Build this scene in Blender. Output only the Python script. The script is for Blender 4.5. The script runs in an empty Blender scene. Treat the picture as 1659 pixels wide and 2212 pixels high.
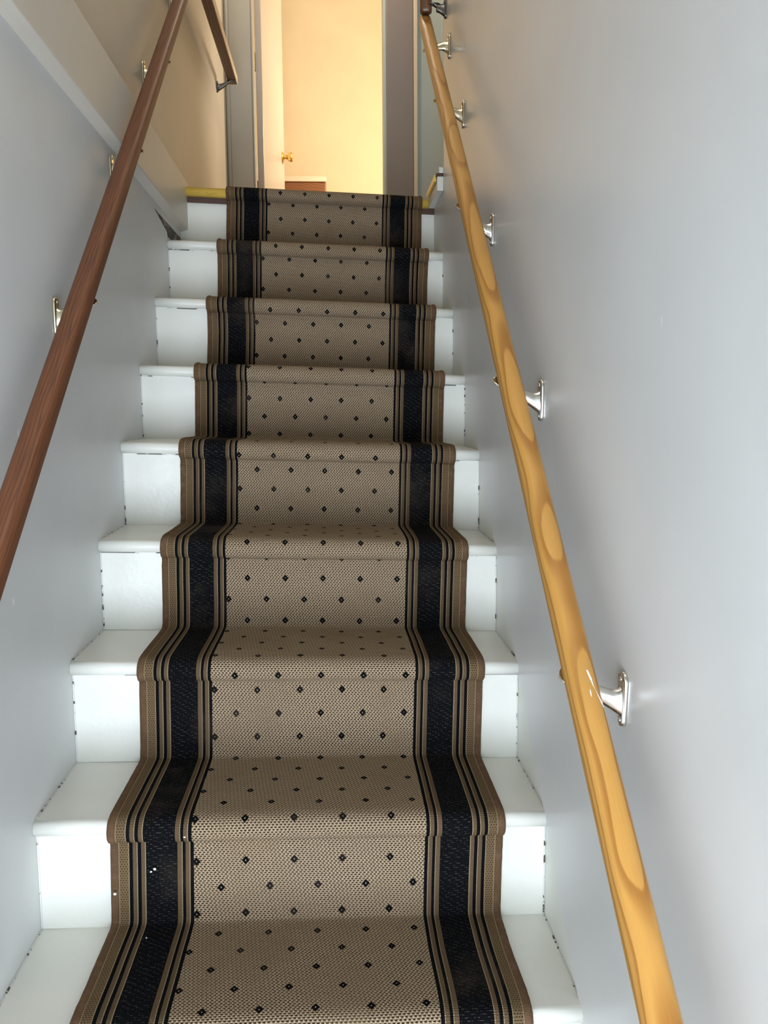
import bpy, math, random
from math import sin, cos, pi, radians
from mathutils import Vector, Matrix
random.seed(4)
S = bpy.context.scene
C = S.collection

# ---------------- camera ----------------
FPX = 1850.19
YAW, PITCH, ROLL = 0.0603, -0.1164, -0.0074
fwd = Vector((sin(YAW)*cos(PITCH), cos(YAW)*cos(PITCH), sin(PITCH)))
rt = Vector((cos(YAW), -sin(YAW), 0)); up = rt.cross(fwd)
r2 = rt*cos(ROLL) + up*sin(ROLL); u2 = -rt*sin(ROLL) + up*cos(ROLL)
cam = bpy.data.cameras.new('camera'); co = bpy.data.objects.new('camera', cam); C.objects.link(co)
M = Matrix((r2, u2, -fwd)).transposed().to_4x4(); co.matrix_world = M
cam.sensor_fit = 'HORIZONTAL'; cam.sensor_width = 36; cam.lens = FPX/1659*36; cam.clip_start = .02
S.camera = co
# ---------------- world, light, exposure ----------------
S.view_settings.view_transform = 'Standard'; S.view_settings.look = 'None'
S.view_settings.gamma = 1; S.view_settings.use_curve_mapping = False
S.view_settings.exposure = 0.0
S.cycles.caustics_reflective = False
w = bpy.data.worlds.new('world'); S.world = w; w.use_nodes = True
w.node_tree.nodes['Background'].inputs[0].default_value = (.72, .86, 1, 1)
w.node_tree.nodes['Background'].inputs[1].default_value = 1.2

def light(name, kind, loc, energy, color, size=.1, size_y=None, aim=None, **k):
    l = bpy.data.lights.new(name, kind); l.energy = energy; l.color = color
    if kind == 'AREA':
        l.shape = 'RECTANGLE'; l.size = size; l.size_y = size_y or size
    else: l.shadow_soft_size = size
    o = bpy.data.objects.new(name, l); C.objects.link(o); o.location = loc
    if aim is not None:
        o.rotation_euler = (Vector(aim)-Vector(loc)).to_track_quat('-Z', 'Y').to_euler()
    return o
# daylight through the entrance doorway at the foot of the stairs
light('doorway_daylight', 'AREA', (-.05, -1.42, -.92), 98, (.79, .875, 1), .80, 1.5, aim=(-.05, 1.5, .1))
light('stairwell_overhead_fill', 'AREA', (-.06, .75, 3.12), 12, (1, .96, .88), .6, 1.5, aim=(-.06, .76, 0))  # added overhead fill that brightens the walls, not a known fixture
# ceiling lamp over the upper landing, lamp in the room behind the door
light('landing_lamp', 'POINT', (.02, 3.95, 2.55), 17, (1, .80, .60), .04)
light('room_lamp', 'POINT', (.75, 5.15, 1.75), 60, (1, .85, .64), .12)

# ---------------- node helpers ----------------
class E:
    def __init__(s, nt, sock): s.nt = nt; s.s = sock
    def _op(s, op, *a):
        n = s.nt.nodes.new('ShaderNodeMath'); n.operation = op
        for i, v in enumerate((s,)+a):
            if isinstance(v, E): s.nt.links.new(v.s, n.inputs[i])
            else: n.inputs[i].default_value = v
        return E(s.nt, n.outputs[0])
    def __add__(s, o): return s._op('ADD', o)
    def __radd__(s, o): return s._op('ADD', o)
    def __sub__(s, o): return s._op('SUBTRACT', o)
    def __rsub__(s, o): return (s*-1)._op('ADD', o)
    def __mul__(s, o): return s._op('MULTIPLY', o)
    def __rmul__(s, o): return s._op('MULTIPLY', o)
    def __truediv__(s, o): return s._op('DIVIDE', o)
    def gt(s, o): return s._op('GREATER_THAN', o)
    def lt(s, o): return s._op('LESS_THAN', o)
    def fr(s): return s._op('FRACT')
    def fl(s): return s._op('FLOOR')
    def ab(s): return s._op('ABSOLUTE')
    def mn(s, o): return s._op('MINIMUM', o)
    def mx(s, o): return s._op('MAXIMUM', o)
    def pw(s, o): return s._op('POWER', o)
    def sn(s): return s._op('SINE')
    def md(s, o): return s._op('FLOORED_MODULO', o)
def newmat(name):
    m = bpy.data.materials.new(name); m.use_nodes = True
    return m, m.node_tree, m.node_tree.nodes['Principled BSDF']
def mix(nt, f, a, b):
    n = nt.nodes.new('ShaderNodeMix'); n.data_type = 'RGBA'; n.clamp_factor = True
    nt.links.new(f.s, n.inputs['Factor'])
    for v, k in ((a, 6), (b, 7)):
        if isinstance(v, tuple): n.inputs[k].default_value = (*v, 1)
        else: nt.links.new(v, n.inputs[k])
    return n.outputs[2]
def noise(nt, vec, scale, detail=2, rough=.5, dist=0):
    n = nt.nodes.new('ShaderNodeTexNoise'); n.inputs['Scale'].default_value = scale
    n.inputs['Detail'].default_value = detail; n.inputs['Roughness'].default_value = rough
    n.inputs['Distortion'].default_value = dist
    if vec is not None: nt.links.new(vec, n.inputs['Vector'])
    return E(nt, n.outputs['Fac'])
def coord(nt, which='Object', scale=None):
    t = nt.nodes.new('ShaderNodeTexCoord'); o = t.outputs[which]
    if scale:
        mp = nt.nodes.new('ShaderNodeMapping'); mp.inputs['Scale'].default_value = scale
        nt.links.new(o, mp.inputs['Vector']); o = mp.outputs[0]
    return o
def xyz(nt, v):
    n = nt.nodes.new('ShaderNodeSeparateXYZ'); nt.links.new(v, n.inputs[0])
    return [E(nt, q) for q in n.outputs]
def smooth(x, a, b):
    n = x.nt.nodes.new('ShaderNodeMapRange'); n.interpolation_type = 'SMOOTHSTEP'
    x.nt.links.new(x.s, n.inputs[0]); n.inputs[1].default_value = a; n.inputs[2].default_value = b
    return E(x.nt, n.outputs[0])
def bump(nt, b, h, dist, strength=1):
    n = nt.nodes.new('ShaderNodeBump'); n.inputs['Distance'].default_value = dist
    n.inputs['Strength'].default_value = strength
    nt.links.new(h.s, n.inputs['Height']); nt.links.new(n.outputs[0], b.inputs['Normal'])

def paint(name, col, rough=.35, bumpd=.0006, scale=14, specks=False, dirt=0, dirtcol=(.35, .27, .18)):
    m, nt, b = newmat(name); v = coord(nt)
    n1 = noise(nt, v, 3, 3); n2 = noise(nt, v, scale, 4, .6)
    c = mix(nt, smooth(n1, .3, .7), tuple(x*.965 for x in col), tuple(min(1, x*1.03) for x in col))
    if dirt:
        c = mix(nt, smooth(noise(nt, v, 5, 6, .7), .62, .8)*dirt, c, dirtcol)
    if specks:
        vo = nt.nodes.new('ShaderNodeTexVoronoi'); vo.inputs['Scale'].default_value = 13
        nt.links.new(coord(nt, 'Object', (1, 1, .45)), vo.inputs['Vector'])
        dd = E(nt, vo.outputs['Distance']); cc = E(nt, vo.outputs['Color'])
        sp = dd.lt(.045)*noise(nt, v, 5.3).gt(.53)
        c = mix(nt, sp*.75, c, (.9, .92, .92))
    nt.links.new(c, b.inputs['Base Color']); b.inputs['Roughness'].default_value = rough
    bump(nt, b, n2, bumpd)
    return m
M_stair = paint('white_stair_paint', (.755, .76, .69), .32, .0012, 22)
M_wallR = paint('grey_wall_paint', (.73, .735, .72), .30, .0012, 5, specks=True)
M_wallL = paint('pale_grey_wall_paint', (.70, .72, .71), .42, .0010, 6, specks=True)
M_wallU = paint('cream_wall_paint', (.62, .55, .44), .45, .0008, 5, dirt=.4, dirtcol=(.5, .40, .24))
M_band = paint('cream_board_paint', (.64, .60, .52), .42, .0012, 9, dirt=.25)
M_trim = paint('grey_trim_paint', (.42, .41, .36), .4, .0004)
M_casing = paint('taupe_casing_paint', (.27, .235, .215), .45, .0004)
M_blue = paint('blue_grey_wall_paint', (.50, .57, .54), .5, .0004)
M_cream = paint('cream_trim_paint', (.78, .66, .50), .4, .0004)
M_door = paint('cream_door_paint', (.54, .48, .42), .3, .0005)
M_room = paint('yellow_room_paint', (.86, .74, .52), .6, .0004)
M_floor = paint('brown_floor', (.23, .13, .07), .4)
M_ceil = paint('white_ceiling_paint', (.75, .73, .70), .8)

def simple(name, col, rough=.5, metal=0, bs=None):
    m, nt, b = newmat(name); v = coord(nt)
    n = noise(nt, v, bs or 60, 3)
    nt.links.new(mix(nt, n, tuple(x*.85 for x in col), tuple(min(1, x*1.1) for x in col)), b.inputs['Base Color'])
    b.inputs['Roughness'].default_value = rough; b.inputs['Metallic'].default_value = metal
    return m
M_chrome = simple('worn_chrome', (.80, .78, .72), .16, 1)
M_brassy = simple('pale_brass_plate', (.80, .72, .52), .2, 1)
M_iron = simple('dark_bracket_metal', (.16, .15, .14), .3, 1)
M_brass = simple('brass', (.85, .60, .20), .22, 1)
M_dark = simple('dark_grime', (.03, .02, .014), .8)
M_redwood = simple('dark_brown_edge', (.075, .035, .02), .5)
M_chip = simple('white_chip', (.85, .86, .84), .5)

def brass_strip():
    m, nt, b = newmat('yellow_metal_nosing'); v = coord(nt)
    n = noise(nt, coord(nt, 'Object', (1, 6, 6)), 18, 4, .6)
    nt.links.new(mix(nt, smooth(n, .5, .75), (.95, .66, .13), (.70, .44, .08)), b.inputs['Base Color'])
    b.inputs['Metallic'].default_value = .25; b.inputs['Roughness'].default_value = .3
    return m
M_nosing = brass_strip()

def caulk(name, base, scale=(30, 30, 30), th=.52):
    m, nt, b = newmat(name)
    n = noise(nt, coord(nt, 'Object', scale), 1, 3, .7)
    nt.links.new(mix(nt, smooth(n, th, th+.04), base, (.05, .04, .03)), b.inputs['Base Color'])
    b.inputs['Roughness'].default_value = .6
    return m
M_gap = caulk('cracked_caulk', (.74, .75, .69), (16, 40, 40), .50)
M_gap2 = caulk('cracked_wall_caulk', (.66, .67, .64), (34, 50, 50), .56)

def wood(name, ca, cb, cc, ringf=150, off=(.022, .030), stretch=.05, grain=1400, rough=.3, gd=.5, wob=.012, cath=True):
    """ca light wood, cb late-wood line, cc fine grain tint; local Y runs along the rail"""
    m, nt, b = newmat(name)
    v = coord(nt); x, y, z = xyz(nt, v)
    nz = noise(nt, coord(nt, 'Object', (6, 3.2, 6)), 1, 2)
    nz2 = noise(nt, coord(nt, 'Object', (14, 4.5, 14)), 1, 1)
    xx = x + off[0] + (nz2-.5)*wob; zz = z + off[1] + (nz-.5)*wob*3.2
    r = (xx*xx + zz*zz)._op('SQRT')
    ring = (r*ringf).fr()
    line = smooth(ring, .45, .92)*(1-smooth(ring, .93, 1.0))
    g = noise(nt, coord(nt, 'Object', (grain, 9, grain)), 1, 2)
    blot = noise(nt, coord(nt, 'Object', (20, 5, 20)), 1, 3)
    c = mix(nt, line, ca, cb)
    c = mix(nt, smooth(g, .4, .75)*gd, c, cc)
    c = mix(nt, smooth(blot, .5, .8)*.5, c, tuple(q*.8 for q in ca))
    # pale paint drips and scratches
    dr = noise(nt, coord(nt, 'Object', (55, 22, 55)), 1, 1)
    c = mix(nt, smooth(dr, .90, .92)*.8, c, (.85, .8, .7))
    nt.links.new(c, b.inputs['Base Color'])
    b.inputs['Roughness'].default_value = rough
    bump(nt, b, g, .0003)
    return m
M_woodR = wood('honey_maple', (.60, .305, .066), (.37, .155, .024), (.50, .23, .045), 105, (.006, .045), wob=.012, rough=.4, gd=.3)
M_woodL = wood('red_fir', (.19, .064, .021), (.10, .030, .010), (.07, .021, .008), 900, (.05, .25), grain=420, rough=.5, gd=.75, wob=.0015)
M_woodU = wood('dark_brown_wood', (.16, .075, .033), (.09, .035, .016), (.08, .03, .015), 260, (.05, .2), grain=700, rough=.35, gd=.5, wob=.006)
M_woodE = wood('pale_rail_wood', (.85, .68, .50), (.60, .38, .22), (.6, .4, .25), 260, (.05, .2), grain=700, rough=.35, gd=.3, wob=.006)
M_chest = wood('brown_veneer', (.26, .10, .03), (.17, .06, .018), (.15, .05, .015), 60, (.1, .6), grain=300, rough=.35, gd=.5)

RW = .655   # runner width
def runner_mat():
    m, nt, b = newmat('woven_runner')
    t = nt.nodes.new('ShaderNodeUVMap'); u, v, _ = xyz(nt, t.outputs[0])
    ob = coord(nt)
    wn = noise(nt, ob, 900, 1)
    wn2 = noise(nt, t.outputs[0], 260, 2)
    ub = u.mn(RW-u)
    def band(a, c, s=ub): return s.gt(a)*s.lt(c)
    tan = (.135, .092, .052); blk = (.0045, .005, .006)
    # field weave : brick dashes
    rowh, dash = .0037, .0066
    jit = (wn2-.5)*.0012
    vr = (v+jit)/rowh; row = vr.fl(); fv = vr.fr()
    fu = ((u+jit)/dash + row*.5 + (row*.5).fl()*.16).fr()
    d1 = smooth((fu-.5).ab()*-1, -.34, -.27)*smooth((fv-.5).ab()*-1, -.27, -.17)
    field = mix(nt, d1, (.415, .32, .21), (.018, .011, .007))
    # brown weft threads crossing between dashes
    d2 = smooth((fu-.62).ab()*-1, -.26, -.18)*smooth((fv-.5).ab()*-1, -.52, -.42)*(1-d1)
    field = mix(nt, d2*.72, field, (.12, .076, .044))
    big = noise(nt, ob, 9, 4, .6)
    field = mix(nt, smooth(big, .45, .7)*.30, field, (.20, .135, .08))
    # small ring dots in staggered rows
    rh = .0475; rr = (v/rh).fl(); dv = ((v/rh).fr()-.5)*rh
    du = (((u-.137+.041)/.0815 + rr.md(2)*.5).fr()-.5)*.0815
    q = (du.ab()/.0068 + dv.ab()/.0080)
    ring = q.lt(1.0)*(1-(du.ab().lt(.0009)*dv.ab().lt(.0014)))
    field = mix(nt, ring, field, blk)
    # border ground
    bd = mix(nt, band(.0, .0265), tan, (.17, .115, .06))
    # dark dots in brown strip & notches in tan cords
    f3 = ((v/.0042).fr()-.5).ab(); c3 = ((ub/.0045)+(v/.0042).fl()*.5).fr()
    bd = mix(nt, band(.010, .0265)*f3.lt(.24)*c3.gt(.45)*.8, bd, (.03, .02, .012))
    f4 = ((v/.0030 + ub/.006).fr()-.5).ab()
    bd = mix(nt, ub.gt(.0265)*f4.lt(.17)*.75, bd, (.07, .045, .025))
    st = band(.0095, .0107)+band(.0253, .0265)+band(.0390, .0404)+band(.0524, .0538)+band(.1128, .1140)+band(.1253, .1266)
    bd = mix(nt, st*((v/.0026).fr().gt(.4))*.8, bd, (.50, .40, .25))
    bl = band(.0268, .0325)+band(.0404, .0462)+band(.0540, .1055)+band(.1140, .1190)+band(.1268, .1325)
    bd = mix(nt, bl, bd, blk)
    # faint light dashes in the black band
    vr2 = (v+jit)/.0039; fd = vr2.fr(); fu2 = (u/.0165+vr2.fl()*.37).fr()
    ds = band(.0555, .104)*smooth((fd-.5).ab()*-1, -.13, -.06)*fu2.lt(.50)*smooth(wn2, .45, .58)
    bd = mix(nt, ds*.5, bd, (.20, .18, .14))
    fu5 = (u/.0033).fr(); ds2 = band(.0555, .104)*((fd-.5).ab().gt(.3))
    bd = mix(nt, ds2*.3, bd, (.009, .010, .012))
    col = mix(nt, ub.gt(.1325), bd, field)
    wear = noise(nt, ob, 5, 4, .6)
    col = mix(nt, smooth(wear, .5, .75)*.18, col, (.16, .12, .085))
    nt.links.new(col, b.inputs['Base Color'])
    b.inputs['Roughness'].default_value = .95; b.inputs['Specular IOR Level'].default_value = .04
    # ribbed relief : weft rows run across the runner
    h = (fv*6.283 - 1.57).sn()*.5 + .5
    h2 = h*.8 + (1-d1)*.6 + wn*.5
    bump(nt, b, h2, .0009)
    return m
M_runner = runner_mat()
def binding_mat():
    m, nt, b = newmat('brown_edge_binding')
    t = nt.nodes.new('ShaderNodeUVMap'); u, v, _ = xyz(nt, t.outputs[0])
    n = noise(nt, coord(nt), 60, 3)
    f = ((v/.0017 + (n-.5)*1.5).fr()-.5).ab()
    c = mix(nt, smooth(f, .1, .4), (.175, .105, .055), (.085, .05, .027))
    c = mix(nt, smooth(n, .45, .7)*.5, c, (.21, .12, .075))
    nt.links.new(c, b.inputs['Base Color']); b.inputs['Roughness'].default_value = .95
    b.inputs['Specular IOR Level'].default_value = .1
    bump(nt, b, f, .0012)
    return m
M_bind = binding_mat()

# ---------------- mesh helpers ----------------
def obj(name, verts, faces, mat, parent=None, smoothf=False, uvs=None, bevel=0, seg=2):
    me = bpy.data.meshes.new(name); me.from_pydata([tuple(v) for v in verts], [], faces)
    me.validate(); me.update()
    o = bpy.data.objects.new(name, me); C.objects.link(o)
    for mm in (mat if isinstance(mat, (list, tuple)) else [mat]): me.materials.append(mm)
    if uvs:
        l = me.uv_layers.new(name='UVMap')
        for p in me.polygons:
            for li in p.loop_indices: l.data[li].uv = uvs[me.loops[li].vertex_index]
    if smoothf:
        for p in me.polygons: p.use_smooth = True
    if bevel:
        md = o.modifiers.new('bevel', 'BEVEL'); md.width = bevel; md.segments = seg; md.limit_method = 'ANGLE'
    if parent: o.parent = parent
    return o
BF = [(0, 3, 2, 1), (4, 5, 6, 7), (0, 1, 5, 4), (1, 2, 6, 5), (2, 3, 7, 6), (3, 0, 4, 7)]
def boxv(a, b):
    x0, y0, z0 = a; x1, y1, z1 = b
    return [(x0, y0, z0), (x1, y0, z0), (x1, y1, z0), (x0, y1, z0), (x0, y0, z1), (x1, y0, z1), (x1, y1, z1), (x0, y1, z1)]
def box(name, a, b, mat, parent=None, bevel=0, kind=None):
    o = obj(name, boxv(a, b), BF, mat, parent, bevel=bevel)
    if kind: o['kind'] = kind
    return o
def struct(name, a, b, mat, bevel=0): return box(name, a, b, mat, bevel=bevel, kind='structure')
def prism_x(pts, x0, x1, f=lambda x, y, z: (x, y, z), nx=1):
    """closed (y,z) profile (counter-clockwise) extruded along X"""
    n = len(pts); V = []; F = []
    for i in range(nx+1):
        x = x0+(x1-x0)*i/nx
        V += [f(x, y, z) for y, z in pts]
    for i in range(nx):
        for j in range(n):
            a = i*n+j; b_ = i*n+(j+1) % n
            F.append((a, b_, b_+n, a+n))
    F.append(tuple(range(n))[::-1]); F.append(tuple(range(nx*n, nx*n+n)))
    return V, F
def thing(name, label, cat, loc=(0, 0, 0), group=None):
    o = bpy.data.objects.new(name, None); C.objects.link(o); o.location = loc
    o.empty_display_size = .05
    return tag(o, label, cat, group)
def tag(o, label, cat, group=None):
    o['label'] = label; o['category'] = cat
    if group: o['group'] = group
    return o

# ---------------- stair dimensions ----------------
XL, XR = -.503, .3687
G, R, Y0, Z0 = .2344, .2, 1.1711, -.8847
SK, CT = .0341, -.0346          # the old steps run slightly askew and out of level
DZ = {1: -.0041, 2: -.0011, 3: -.001, 4: .001, 5: -.0048, 6: .0002, 7: .0069, 8: .026}
K0 = -3
def W(x, y, z): return (x, y+SK*x, z+CT*x)
def Yk(k): return Y0+k*G
def Zk(k): return Z0+k*R+DZ.get(k, 0)
TH = .027
LZ = Zk(8)                      # landing level near the stair
FLZ = Zk(K0)-R                  # entrance hall floor

# ---------------- room shell ----------------
H = 3.15
BY = -1.55
struct('floor', (XL-.12, BY-.1, FLZ-.08), (XR+.12, Yk(K0)+.3, FLZ), M_floor)
# left wall : lower wall, projecting board at floor level, upper wall
struct('wall_left', (XL-.12, BY-.1, FLZ-.08), (XL, 4.55, .64), M_wallL)
struct('wall_left_upper', (XL-.12, BY-.1, .64), (XL+.0, 4.55, H), M_wallU)
o = obj('trim_1', [W(x, y-SK*x, z) for x, y, z in
     [(XL-.02, BY, .600), (XL+.026, BY, .622), (XL+.026, BY, .775), (XL-.02, BY, .782),
      (XL-.02, Yk(8)+.02, .588), (XL+.026, Yk(8)+.02, .604), (XL+.026, Yk(8)+.02, .762), (XL-.02, Yk(8)+.02, .768)]],
     [(0, 1, 2, 3), (7, 6, 5, 4), (0, 4, 5, 1), (1, 5, 6, 2), (2, 6, 7, 3), (3, 7, 4, 0)], M_band, bevel=.003)
o['kind'] = 'structure'
# right wall: white plaster wall, with a thin grey panel ending along the nosing line
YC = 2.79                        # where the full-height right wall ends
struct('wall_right', (XR, BY-.1, FLZ-.08), (XR+.12, YC, H), M_stair)
struct('wall_right_lower', (XR, YC, FLZ-.08), (XR+.12, Yk(8)+.03, LZ-.03), M_stair)
# thin panel
def nose_z(y): return Z0+CT*XR+R*((y-SK*XR-Y0)/G)
yb = BY
pts = [(yb, nose_z(yb)), (YC, nose_z(YC)), (YC, H), (yb, H)]
t = .0035
yT = Yk(8)+SK*XR-.02
V = [(XR-t, y, z) for y, z in ((yb, nose_z(yb)-.012), (yT, nose_z(yT)-.012), (yT, .695), (YC, .695), (YC, H), (yb, H))]
V += [(XR+.001, y, z) for _, y, z in V]
F = [(5, 4, 3, 2, 1, 0), (6, 7, 8, 9, 10, 11)] + [(i, (i+1) % 6, (i+1) % 6+6, i+6) for i in range(6)]
o = obj('wall_right_panel', V, F, M_wallR); o['kind'] = 'structure'
# entrance wall with a doorway behind the camera
struct('wall_back', (XL-.12, BY-.1, .62), (XR+.12, BY, H), M_wallL)
struct('wall_back_side', (XL-.12, BY-.1, FLZ-.08), (XL+.03, BY, .62), M_wallL)
struct('wall_back_side.001', (XR-.03, BY-.1, FLZ-.08), (XR+.12, BY, .62), M_wallL)
struct('ceiling', (XL-1.3, BY-.1, H), (2.3, 7.1, H+.08), M_ceil)
# landing
FY = Yk(8)
DYW = 4.55                       # plane of the door wall
V, F = prism_x([(FY+.02, LZ-.12), (DYW+.3, LZ-.12), (DYW+.3, LZ-.004), (FY+.02, LZ-.004)], XL-.1, XR, W)
o = obj('floor_landing', V, F, M_floor); o['kind'] = 'structure'
struct('floor_landing_right', (XR+.121, YC+.004, .60), (1.7, DYW+.3, .705), M_floor)
struct('wall_landing_right', (1.6, YC, .5), (1.7, DYW, H), M_blue)
struct('wall_landing_front', (XR+.12, YC-.1, .5), (1.7, YC, H), M_blue)
# door wall
struct('wall_far_left', (XL-.02, DYW, .6), (-.40, DYW+.13, H), M_trim)
struct('wall_far_right', (.36, DYW+.006, .6), (1.7, DYW+.13, H), M_blue)
struct('wall_far_top', (-.42, DYW, 2.78), (.38, DYW+.13, H), M_blue)
struct('corner_shadow_strip', (XL+.0005, DYW-.03, .68), (XL+.022, DYW, H), M_trim, .012)       # grey strip standing in for the soft shadow in the corner
struct('trim_3', (XL+.02, DYW-.018, .68), (-.372, DYW, 2.86), M_trim, .004)     # left casing
struct('trim_4', (-.371, DYW-.022, .68), (-.363, DYW+.06, 2.86), M_trim, .002)
struct('trim_5', (.302, DYW-.018, .68), (.4395, DYW+.006, 2.86), M_casing, .004)   # right casing
struct('trim_6', (.289, DYW-.004, .68), (.302, DYW+.13, 2.78), M_blue, .002)
struct('trim_7', (.440, DYW-.024, .68), (.460, DYW+.006, 2.86), M_cream, .003)
struct('trim_8', (.582, DYW-.016, .68), (.66, DYW+.006, 2.86), M_blue, .003)
# room behind
struct('floor_room', (-1.7, DYW+.13, .60), (2.2, 7.0, .70), M_floor)
struct('wall_room_back', (-1.7, 6.6, .6), (2.2, 6.7, H), M_room)
struct('wall_room_left', (-1.8, DYW+.13, .6), (-1.7, 6.7, H), M_room)
struct('wall_room_right', (2.1, DYW+.13, .6), (2.2, 6.7, H), M_room)
struct('wall_room_front', (-1.7, DYW+.131, .6), (-.40, DYW+.15, H), M_room)
struct('wall_room_front.001', (.36, DYW+.131, .6), (2.1, DYW+.15, H), M_room)
# open door
d = box('door_1', (0, 0, 0), (.033, .60, 2.02), M_door, bevel=.002, kind='structure')
d.location = (-.362, DYW+.11, .735); d.rotation_euler = (0, 0, -radians(7.3))
def lathe(prof, n=20):
    V = []; F = []
    for r, h in prof:
        for i in range(n):
            a = 2*pi*i/n; V.append((h, r*cos(a), r*sin(a)))
    m = len(prof)
    for j in range(m-1):
        for i in range(n):
            F.append((j*n+i, j*n+(i+1) % n, (j+1)*n+(i+1) % n, (j+1)*n+i))
    F.append(tuple(range(n))[::-1]); F.append(tuple(range((m-1)*n, m*n)))
    return V, F
V, F = lathe([(.0315, 0), (.0315, .002), (.026, .006), (.011, .009), (.0095, .02), (.013, .024), (.021, .034), (.025, .046), (.026, .054), (.0235, .058)])
k = obj('door_knob', V, F, M_brass, d, smoothf=True); k.location = (.033, .545, .735)
for z in (.25, 1.05, 1.8):
    V, F = lathe([(.006, -.045), (.0065, -.04), (.0065, .04), (.006, .045)], 10)
    h = obj('hinge', V, F, M_brass, d, smoothf=True); h.rotation_euler = (0, pi/2, 0); h.location = (-.004, -.004, z)

# low brown cabinet in the room
cab = thing('cabinet', 'low brown wooden cabinet with a cream top beyond the open door', 'cabinet', (-.30, 5.75, .70))
box('body', (-.30, 0, 0), (.285, .35, .775), M_chest, cab, bevel=.003)
box('cabinet_top', (-.32, -.012, .775), (.29, .36, .808), M_cream, cab, bevel=.004)

# ---------------- staircase ----------------
st = thing('staircase', 'steep white-painted wooden staircase between the grey walls', 'staircase', (0, Yk(K0), FLZ))
def stair_part(name, V, F, mat, **k):
    o = obj(name, [Vector(v)-st.location for v in V], F, mat, st, **k)
    return o
for k in range(K0, 8):
    y, z = Yk(k), Zk(k)
    # tread with a half-round nosing
    r = TH/2
    prof = [(y+G+.012, z), (y+G+.012, z-TH)]
    nose = [(y+.002-r*.95*sin(a), z-r+r*cos(a)) for a in [pi*i/10 for i in range(11)]]
    prof = [(y+G+.012, z-TH), (y+G+.012, z)] + nose
    prof = prof[::-1]
    V, F = prism_x(prof[::-1], XL+.0005, XR-.0005, W, 12)
    jz = [random.uniform(-.0006, .0006) for _ in V]
    V = [(v[0], v[1], v[2]+j) for v, j in zip(V, jz)]
    o = stair_part('tread', V, F, M_stair)
    for p in o.data.polygons: p.use_smooth = abs(p.normal.z) < .98 and abs(p.normal.x) < .5
    yr = y+.006
    V, F = prism_x([(yr, Zk(k-1)+.0002 if k > K0 else FLZ), (yr+.016, Zk(k-1)+.0002 if k > K0 else FLZ), (yr+.016, z-TH), (yr, z-TH)], XL+.0005, XR-.0005, W, 1)
    stair_part('riser', V, F, M_stair)
    # cracked caulk where riser meets nosing
    V, F = prism_x([(yr-.0016, z-TH-.0022), (yr+.002, z-TH-.0022), (yr+.002, z-TH+.0005), (yr-.0016, z-TH+.0005)], XL+.001, XR-.001, W, 1)
    stair_part('caulk_line', V, F, M_gap)
    # caulk along both walls
    for x0, x1 in ((XL+.0003, XL+.0028), (XR-.0026, XR-.0003)):
        V, F = prism_x([(y+.01, z-.001), (y+G+.004, z-.001), (y+G+.004, z+.0016), (y+.01, z+.0016)], x0, x1, W, 1)
        stair_part('caulk_line', V, F, M_gap2)
        V, F = prism_x([(yr-.0016, Zk(k-1) if k > K0 else FLZ), (yr+.002, Zk(k-1) if k > K0 else FLZ), (yr+.002, z-TH), (yr-.0016, z-TH)], x0, x1, W, 1)
        stair_part('caulk_line', V, F, M_gap2)
# top riser and landing edge
y, z = Yk(8), LZ
yr = y+.012
V, F = prism_x([(yr, Zk(7)), (yr+.016, Zk(7)), (yr+.016, z-.046), (yr, z-.046)], XL+.0005, XR-.0005, W, 1)
stair_part('riser', V, F, M_stair)
V, F = prism_x([(y+.004, z-.048), (y+.05, z-.048), (y+.05, z-.030), (y+.004, z-.030)], XL+.001, XR-.001, W, 1)
stair_part('nosing_board', V, F, M_redwood)['label'] = 'dark brown board edge under the metal nosing'
# brass nosing strip
r = .016
arc = [(y+.006-r*sin(a), z-.014+r*cos(a)) for a in [pi*i/12 for i in range(13)]]
V, F = prism_x([(y+.05, z-.030), (y+.05, z+.002)]+arc, XL+.0005, XR-.022, W, 1)
ns = obj('nosing_strip', [Vector(v)-Vector((0, y, z)) for v in V], F, M_nosing, smoothf=False)
for p in ns.data.polygons: p.use_smooth = abs(p.normal.x) < .5
ns.location = (0, y, z)
tag(ns, 'yellow metal nosing strip along the edge of the top landing', 'nosing strip')

# ledge at the end of the right wall (edge of the side landing)
lg = thing('landing_ledge', 'white-painted landing edge board on the right wall beside the top step', 'ledge', (XR, YC, .69))
box('fascia', (-.024, .004, .004), (-.0036, .245, .048), M_stair, lg, bevel=.002)
box('brown_strip', (-.027, .002, .048), (-.0036, .245, .057), M_redwood, lg, bevel=.001)
V, F = prism_x([(0, 0), (.012, 0), (.012, .020), (.004, .020), (0, .016)], -.018, -.0036)
obj('paint_lump', [(v[0], v[1]+.004, v[2]+.0575) for v in V], F, M_stair, lg, bevel=.003)
box('metal_strip', (-.031, .02, .036), (-.025, .245, .056), M_nosing, lg, bevel=.001)

# ---------------- stair runner ----------------
raw = []
def RL(k): return -.376+.0052*(k-1)
def RR(k): return .287+.0046*(k-1)
for k in range(K0, 9):
    y, z = Yk(k), Zk(k); yr = y+.006; zb = (Zk(k-1) if k > K0 else FLZ)
    yr = y+.008 if k == 8 else yr
    b_ = .002 if k != 8 else .012
    raw += [(yr-.016, zb+.0075), (yr-.0075, zb+.013), (yr-.0065, zb+.04), (yr-.006, (zb+z)/2), (yr-.0065, z-.055), (yr-.006, z-.040),
            (yr-.009, z-.0345), (yr-.020, z-.0325), (yr-.027-b_/2, z-.024), (yr-.0285-b_/2, z-.010), (yr-.022, z+.002), (yr-.008, z+.0075), (yr+.015, z+.0085)]
    if k < 8: raw += [(yr+.08, z+.0075), (yr+.15, z+.007), (yr+G-.05, z+.007)]
    else: raw += [(yr+.1, z+.008), (yr+.25, z+.008)]
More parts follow.
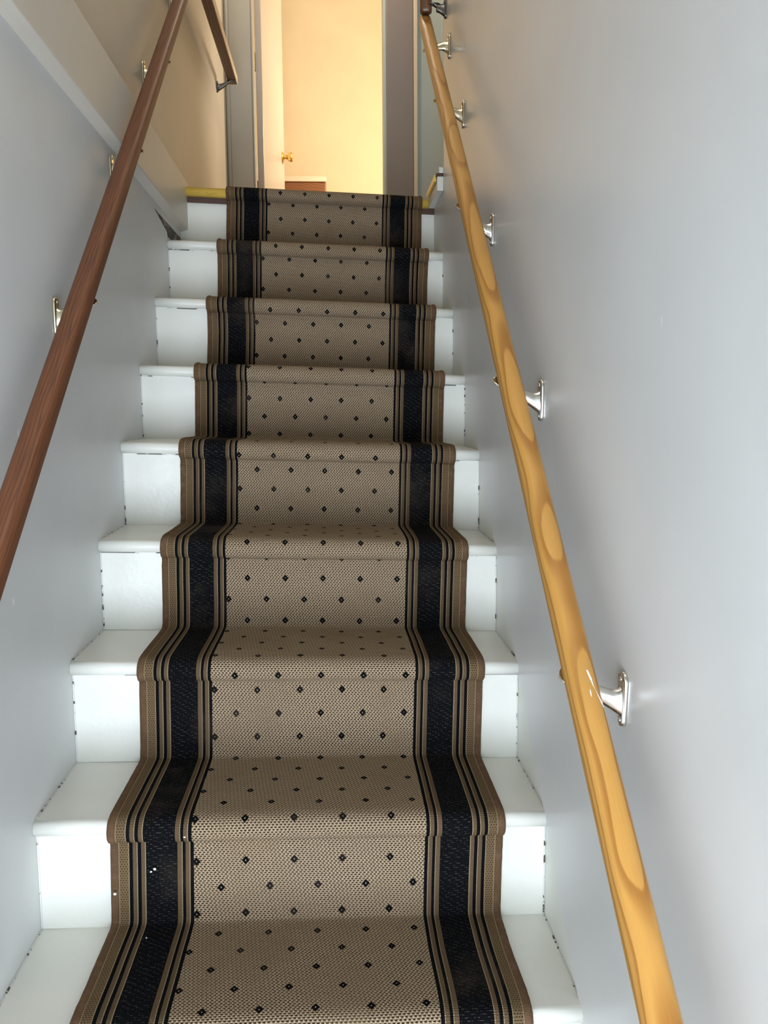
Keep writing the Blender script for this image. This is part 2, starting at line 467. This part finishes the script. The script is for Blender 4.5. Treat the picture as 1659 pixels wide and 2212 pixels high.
# keep the back lane of landing out of sight
P = raw
for it in range(2):
    Q = [P[0]]
    for a, b_ in zip(P, P[1:]):
        Q.append((a[0]*.75+b_[0]*.25, a[1]*.75+b_[1]*.25)); Q.append((a[0]*.25+b_[0]*.75, a[1]*.25+b_[1]*.75))
    Q.append(P[-1]); P = Q
NU = 40
arcl = [0]
for a, b_ in zip(P, P[1:]): arcl.append(arcl[-1]+math.hypot(b_[0]-a[0], b_[1]-a[1]))
def kk(p): return (p[1]-Z0)/R
from mathutils import noise as mn
def run_pt(i, s):
    y, z = P[i]; k = kk(P[i])
    x0, x1 = RL(k), RR(k)
    e = mn.noise(Vector((arcl[i]*9, 3, 0)))*.0016
    x0 += e; x1 += mn.noise(Vector((arcl[i]*9, 9, 0)))*.0016
    x = x0+(x1-x0)*s
    wv = mn.noise(Vector((x*7, arcl[i]*3.5, 1)))*.0016
    return W(x, y-abs(wv), z+wv*.6)
ro = Vector((-.03, Yk(K0), FLZ))
V = []; UV = []
for i in range(len(P)):
    for j in range(NU+1):
        V.append(Vector(run_pt(i, j/NU))-ro); UV.append((j/NU*RW, arcl[i]))
n = NU+1
F = [(i*n+j, i*n+j+1, (i+1)*n+j+1, (i+1)*n+j) for i in range(len(P)-1) for j in range(NU)]
run = thing('stair_runner', 'brown woven stair runner with black side bands laid down the middle of the steps', 'stair runner', ro)
o = obj('carpet', V, F, M_runner, run, smoothf=True, uvs=UV)
md = o.modifiers.new('solid', 'SOLIDIFY'); md.thickness = .0045; md.offset = 0
for s, nm in ((0, 'binding'), (1, 'binding')):
    V = []; UV = []; m = 10
    for i in range(len(P)):
        c = Vector(run_pt(i, s)); a = Vector(run_pt(max(i-1, 0), s)); b_ = Vector(run_pt(min(i+1, len(P)-1), s))
        tn = (b_-a).normalized(); sx = Vector((1, 0, 0)); nn = sx.cross(tn).normalized()
        if i == 0 or i == len(P)-1: pass
        inward = .003 if s == 0 else -.003
        fz = mn.noise(Vector((arcl[i]*90, s*7, 0)))*.0007
        for q in range(m):
            an = 2*pi*q/m
            V.append(c+sx*(inward+cos(an)*(.0075+fz))+nn*(sin(an)*.0044)-ro); UV.append((q/m, arcl[i]))
    F = [(i*m+q, i*m+(q+1) % m, (i+1)*m+(q+1) % m, (i+1)*m+q) for i in range(len(P)-1) for q in range(m)]
    F += [tuple(range(m))[::-1], tuple(range((len(P)-1)*m, len(P)*m))]
    obj(nm, V, F, M_bind, run, smoothf=True, uvs=UV)

# ---------------- handrails ----------------
def rail_frame(a, b):
    a = Vector(a); b = Vector(b); y = (b-a).normalized(); x = y.cross(Vector((0, 0, 1))).normalized(); z = x.cross(y)
    m = Matrix((x, y, z)).transposed().to_4x4(); m.translation = a
    return m, (b-a).length
def rail_mesh(prof, L, n=40, end=.004, wob=.0006):
    V = []; F = []; m = len(prof)
    st_ = [(-end, .8), (-end*.3, .95)] + [(L*i/n, 1) for i in range(n+1)] + [(L+end*.3, .95), (L+end, .8)]
    for t, sc in st_:
        for x, z in prof:
            V.append((x*sc, t, z*sc))
    for i in range(len(st_)-1):
        for j in range(m): F.append((i*m+j, (i+1)*m+j, (i+1)*m+(j+1) % m, i*m+(j+1) % m))
    F += [tuple(range(m)), tuple(range((len(st_)-1)*m, len(st_)*m))[::-1]]
    return V, F
def rrect(w_, h_, r, n=6):
    out = []
    for cx, cz, a0 in ((w_/2-r, h_/2-r, 0), (-w_/2+r, h_/2-r, pi/2), (-w_/2+r, -h_/2+r, pi), (w_/2-r, -h_/2+r, 3*pi/2)):
        for i in range(n+1):
            a = a0+pi/2*i/n; out.append((cx+r*cos(a), cz+r*sin(a)))
    return out
def bracket(parent, wall_x, y, z, side, reach, rise, slope, mat, name='bracket', label=None, plate=.036, sr=.0206):
    """side=-1: mounted on right wall reaching to -X; +1: left wall"""
    V = []; F = []
    def add(vs, fs):
        o_ = len(V); V.extend(vs); F.extend([tuple(i+o_ for i in f) for f in fs])
    # back plate : long, rounded ends, tapering downwards
    hw = .0125; n_ = 8; loops = []
    for dx, sc in ((0, 1), (.0035, 1), (.0062, .80)):
        ring = []
        for i in range(n_+1):
            a = pi*i/n_; ring.append((cos(a)*hw*sc, plate-hw+sin(a)*hw*sc))
        for i in range(n_+1):
            a = pi+pi*i/n_; ring.append((cos(a)*hw*.72*sc, -plate+hw*.72+sin(a)*hw*.72*sc))
        loops.append([(side*dx, a_, b_) for a_, b_ in ring])
    m = len(loops[0]); vs = sum(loops, [])
    fs = [(i*m+j, i*m+(j+1) % m, (i+1)*m+(j+1) % m, (i+1)*m+j) for i in range(2) for j in range(m)]
    fs += [tuple(range(m)), tuple(range(2*m, 3*m))]
    add(vs, fs)
    # curved arm sweeping up under the rail
    ex, ez = reach, rise
    stn = [(.003, -.004, .023, .0095), (.009, -.003, .017, .008), (.018, .000, .0135, .0075), (.030, ez*.20, .0115, .0075),
           (ex*.68, ez*.50, .0085, .0075), (ex*.9, ez*.86, .005, .008), (ex*1.08, ez*1.0, .0018, .009)]
    vs = []; q = 12
    for dx, cz, hh, ww in stn:
        for i in range(q):
            a = 2*pi*i/q; ca = cos(a); sa = sin(a)
            vs.append((side*dx, ww*math.copysign(abs(ca)**.7, ca), cz+hh*math.copysign(abs(sa)**.8, sa)))
    fs = [(i*q+j, i*q+(j+1) % q, (i+1)*q+(j+1) % q, (i+1)*q+j) for i in range(len(stn)-1) for j in range(q)]
    fs += [tuple(range(q)), tuple(range((len(stn)-1)*q, len(stn)*q))]
    add(vs, fs)
    # saddle strap under the rail, round-ended
    vs = []; q = 16
    for dz in (-.001, .002):
        for i in range(q):
            a = 2*pi*i/q
            px = cos(a)*sr; py = sin(a)*.011
            vs.append((side*ex+px, py, ez+dz+py*slope))
    fs = [tuple(range(q)), tuple(range(q, 2*q))]+[(i, (i+1) % q, q+(i+1) % q, q+i) for i in range(q)]
    add(vs, fs)
    pl = parent.location
    o = obj(name, V, F, mat, parent, smoothf=False)
    o.location = Vector((wall_x, y, z))-pl
    import bmesh
    bm = bmesh.new(); bm.from_mesh(o.data); bmesh.ops.recalc_face_normals(bm, faces=bm.faces); bm.to_mesh(o.data); bm.free()
    for p in o.data.polygons: p.use_smooth = len(p.vertices) == 4
    md = o.modifiers.new('b', 'BEVEL'); md.width = .0006; md.segments = 2; md.limit_method = 'ANGLE'; md.angle_limit = radians(50)
    if label: o['label'] = label
    for dz in (plate-.0095, -plate+.0095):
        V2, F2 = lathe([(.0036, 0), (.0036, .0006), (.0026, .0016), (.001, .002)], 10)
        s_ = obj('screw', V2, F2, mat, o, smoothf=True); s_.location = (side*.006, 0, dz)
        if side < 0: s_.rotation_euler = (0, 0, pi)
    return o
SL = .853
def rail(parent, a, b, prof, mat, name='rail'):
    m, L = rail_frame(a, b)
    V, F = rail_mesh(prof, L)
    o = obj(name, V, F, mat, parent, smoothf=True)
    for p in o.data.polygons: p.use_smooth = len(p.vertices) == 4
    o.matrix_world = m; o.parent = parent; o.matrix_local = Matrix.Translation(-Vector(parent.location)) @ m
    return o
# right handrail, honey coloured
def zr(y): return -.303+SL*(y-1.028)
hr = thing('handrail', 'honey-coloured rounded wooden handrail on chrome brackets along the right wall', 'handrail', (.30, .25, zr(.25)))
profR = [(.0188*math.copysign(abs(cos(2*pi*i/28))**.85, cos(2*pi*i/28)), .0210*math.copysign(abs(sin(2*pi*i/28))**.85, sin(2*pi*i/28))) for i in range(28)]
rail(hr, (.2965, .25, zr(.25)), (.305, 2.775, zr(2.775)+.002), profR, M_woodR)
for y, z in ((1.028, -.363), (1.4752, .0176), (1.943, .3992), (2.3761, .7873), (2.656, 1.0715)):
    xr = .2965+(y-1.03)*.004
    rise = zr(y)-z-.028
    bracket(hr, XR-.0035, y, z, -1, XR-.0035-xr, rise, SL, M_chrome if y < 2.3 else M_brassy, sr=.0165 if y < 1.2 else .0200)
# short upright rail carrying on from its top end
ur = thing('upper_handrail', 'short dark wooden handrail rising from the top end of the honey-coloured one', 'handrail', (.300, 2.745, 1.165))
rail(ur, (.305, 2.755, 1.208), (.302, 2.700, 1.62), rrect(.036, .036, .012), M_woodU)
bracket(ur, XR-.0035, 2.740, 1.212, -1, .038, .012, 0, M_iron, plate=.028)
# left handrail
def zl(y): return -1.1737+.8600*y
hl = thing('handrail', 'reddish-brown squared wooden handrail running up the left wall', 'handrail', (-.44, .45, zl(.45)))
rail(hl, (-.4455, .45, zl(.45)), (-.4455, 3.05, zl(3.05)), rrect(.0385, .0385, .012), M_woodL)
for y, z in ((1.6334, .1769), (2.0978, .5606), (2.5088, .9254), (2.9721, 1.3247)):
    bracket(hl, XL, y, z, 1, .0575, zl(y)-z-.028, .86, M_brassy, sr=.0208)
# landing handrail on the left wall
hz = thing('handrail', 'short level dark brown handrail high on the left wall of the landing', 'handrail', (-.44, 3.2, 1.52))
rail(hz, (-.4370, 3.05, 1.522), (-.4350, 4.215, 1.532), rrect(.040, .034, .004), M_woodU)
m_, L_ = rail_frame((-.4370, 3.05, 1.522), (-.4350, 4.215, 1.532))
side = obj('side_strip', boxv((.0201, -.003, -.017), (.0235, L_+.004, .017)), BF, M_woodE, hz, bevel=.001)  # much paler wood colour laid over the inner face only
side.matrix_local = Matrix.Translation(-Vector(hz.location)) @ m_
side['label'] = 'pale inner face of the rail'
bracket(hz, XL, 4.165, 1.486, 1, .066, .026, 0, M_iron, plate=.026)

# ---------------- crumbs on the runner ----------------
def chip(x, y, z, r, label, grp='white crumbs on the runner'):
    V = []; F = []
    import bmesh
    bm = bmesh.new(); bmesh.ops.create_icosphere(bm, subdivisions=2, radius=r*.75)
    for v in bm.verts: v.co *= 1+.25*mn.noise(v.co*300+Vector((x*90, y, z)))
    me = bpy.data.meshes.new('paint_crumb'); bm.to_mesh(me); bm.free(); me.materials.append(M_chip)
    o = bpy.data.objects.new('paint_crumb', me); C.objects.link(o)
    o.location = (x, y, z); o.scale = (1, .5, .8)
    tag(o, label, 'crumb', grp)
chip(-.3077, 1.384, -.7620, .0034, 'largest white paint crumb on the left black band of the runner, above its small neighbour')
chip(-.3140, 1.384, -.7665, .0024, 'tiny white crumb touching the largest crumb on the left black band')
chip(-.2542, 1.372, -.7010, .0026, 'round white crumb under the nose of the second lowest step, between band and field')
chip(-.3742, 1.3797, -.8010, .0040, 'pale paint flake on the left edge binding of the runner')
chip(-.3183, 1.3500, -.8632, .0018, 'white speck on the black band of the lowest visible tread')

# pale scratches and paint drips on the honey-coloured rail
def mark(parent, pts, r, label):
    V = []; F = []; q = 6; n_ = Vector((0, -SL, 1)).normalized()
    PP = []
    for x, y, wd in pts:
        xc = .2965+(y-.25)*.0034; dx = max(-.0175, min(.0175, x-xc))
        h = .0210*(1-(abs(dx)/.0188)**2.35)**(1/2.35)
        PP.append((Vector((xc+dx, y, zr(y)))+n_*h, wd))
    for i, (c, wd) in enumerate(PP):
        a = PP[max(i-1, 0)][0]; b_ = PP[min(i+1, len(PP)-1)][0]
        tn = (b_-a).normalized(); s1 = tn.cross(n_).normalized()
        for j in range(q):
            an = 2*pi*j/q
            V.append(c+s1*cos(an)*r*wd+n_*sin(an)*r*.4*wd-Vector(parent.location))
    F = [(i*q+j, i*q+(j+1) % q, (i+1)*q+(j+1) % q, (i+1)*q+j) for i in range(len(PP)-1) for j in range(q)]
    o = obj('paint_mark', V, F, M_chip, parent, smoothf=True); o['label'] = label
mark(hr, [(.312, 1.131, .5), (.308, 1.120, .9), (.303, 1.110, .5)], .0005, 'fine pale scratch')
mark(hr, [(.301, 1.094, .4), (.294, 1.084, .9), (.288, 1.072, 1), (.284, 1.060, .5)], .0006, 'fine pale scratch')
mark(hr, [(.303, 1.000, 1.6), (.305, .991, 2.0), (.306, .984, 1), (.309, .976, .9), (.312, .968, 1.8), (.314, .964, .8)], .0010, 'white paint drip')
mark(hr, [(.3015, .984, .4), (.3008, .976, 1.3), (.3002, .967, .4)], .0010, 'white paint drip')

# grimy gap under the end of the floor-level board on the left wall
V = [(XL+.0006, y, z) for y, z in ((2.60, .590), (3.04, .592), (3.04, .560), (2.80, .548), (2.79, .562))]
V += [(XL-.001, y, z) for _, y, z in V]
o = obj('trim_9', V, [(0, 1, 2, 3, 4), (9, 8, 7, 6, 5)]+[(i, i+5, (i+1) % 5+5, (i+1) % 5) for i in range(5)], caulk('grimy_gap', (.30, .26, .21), (20, 20, 20), .45))
o['kind'] = 'structure'
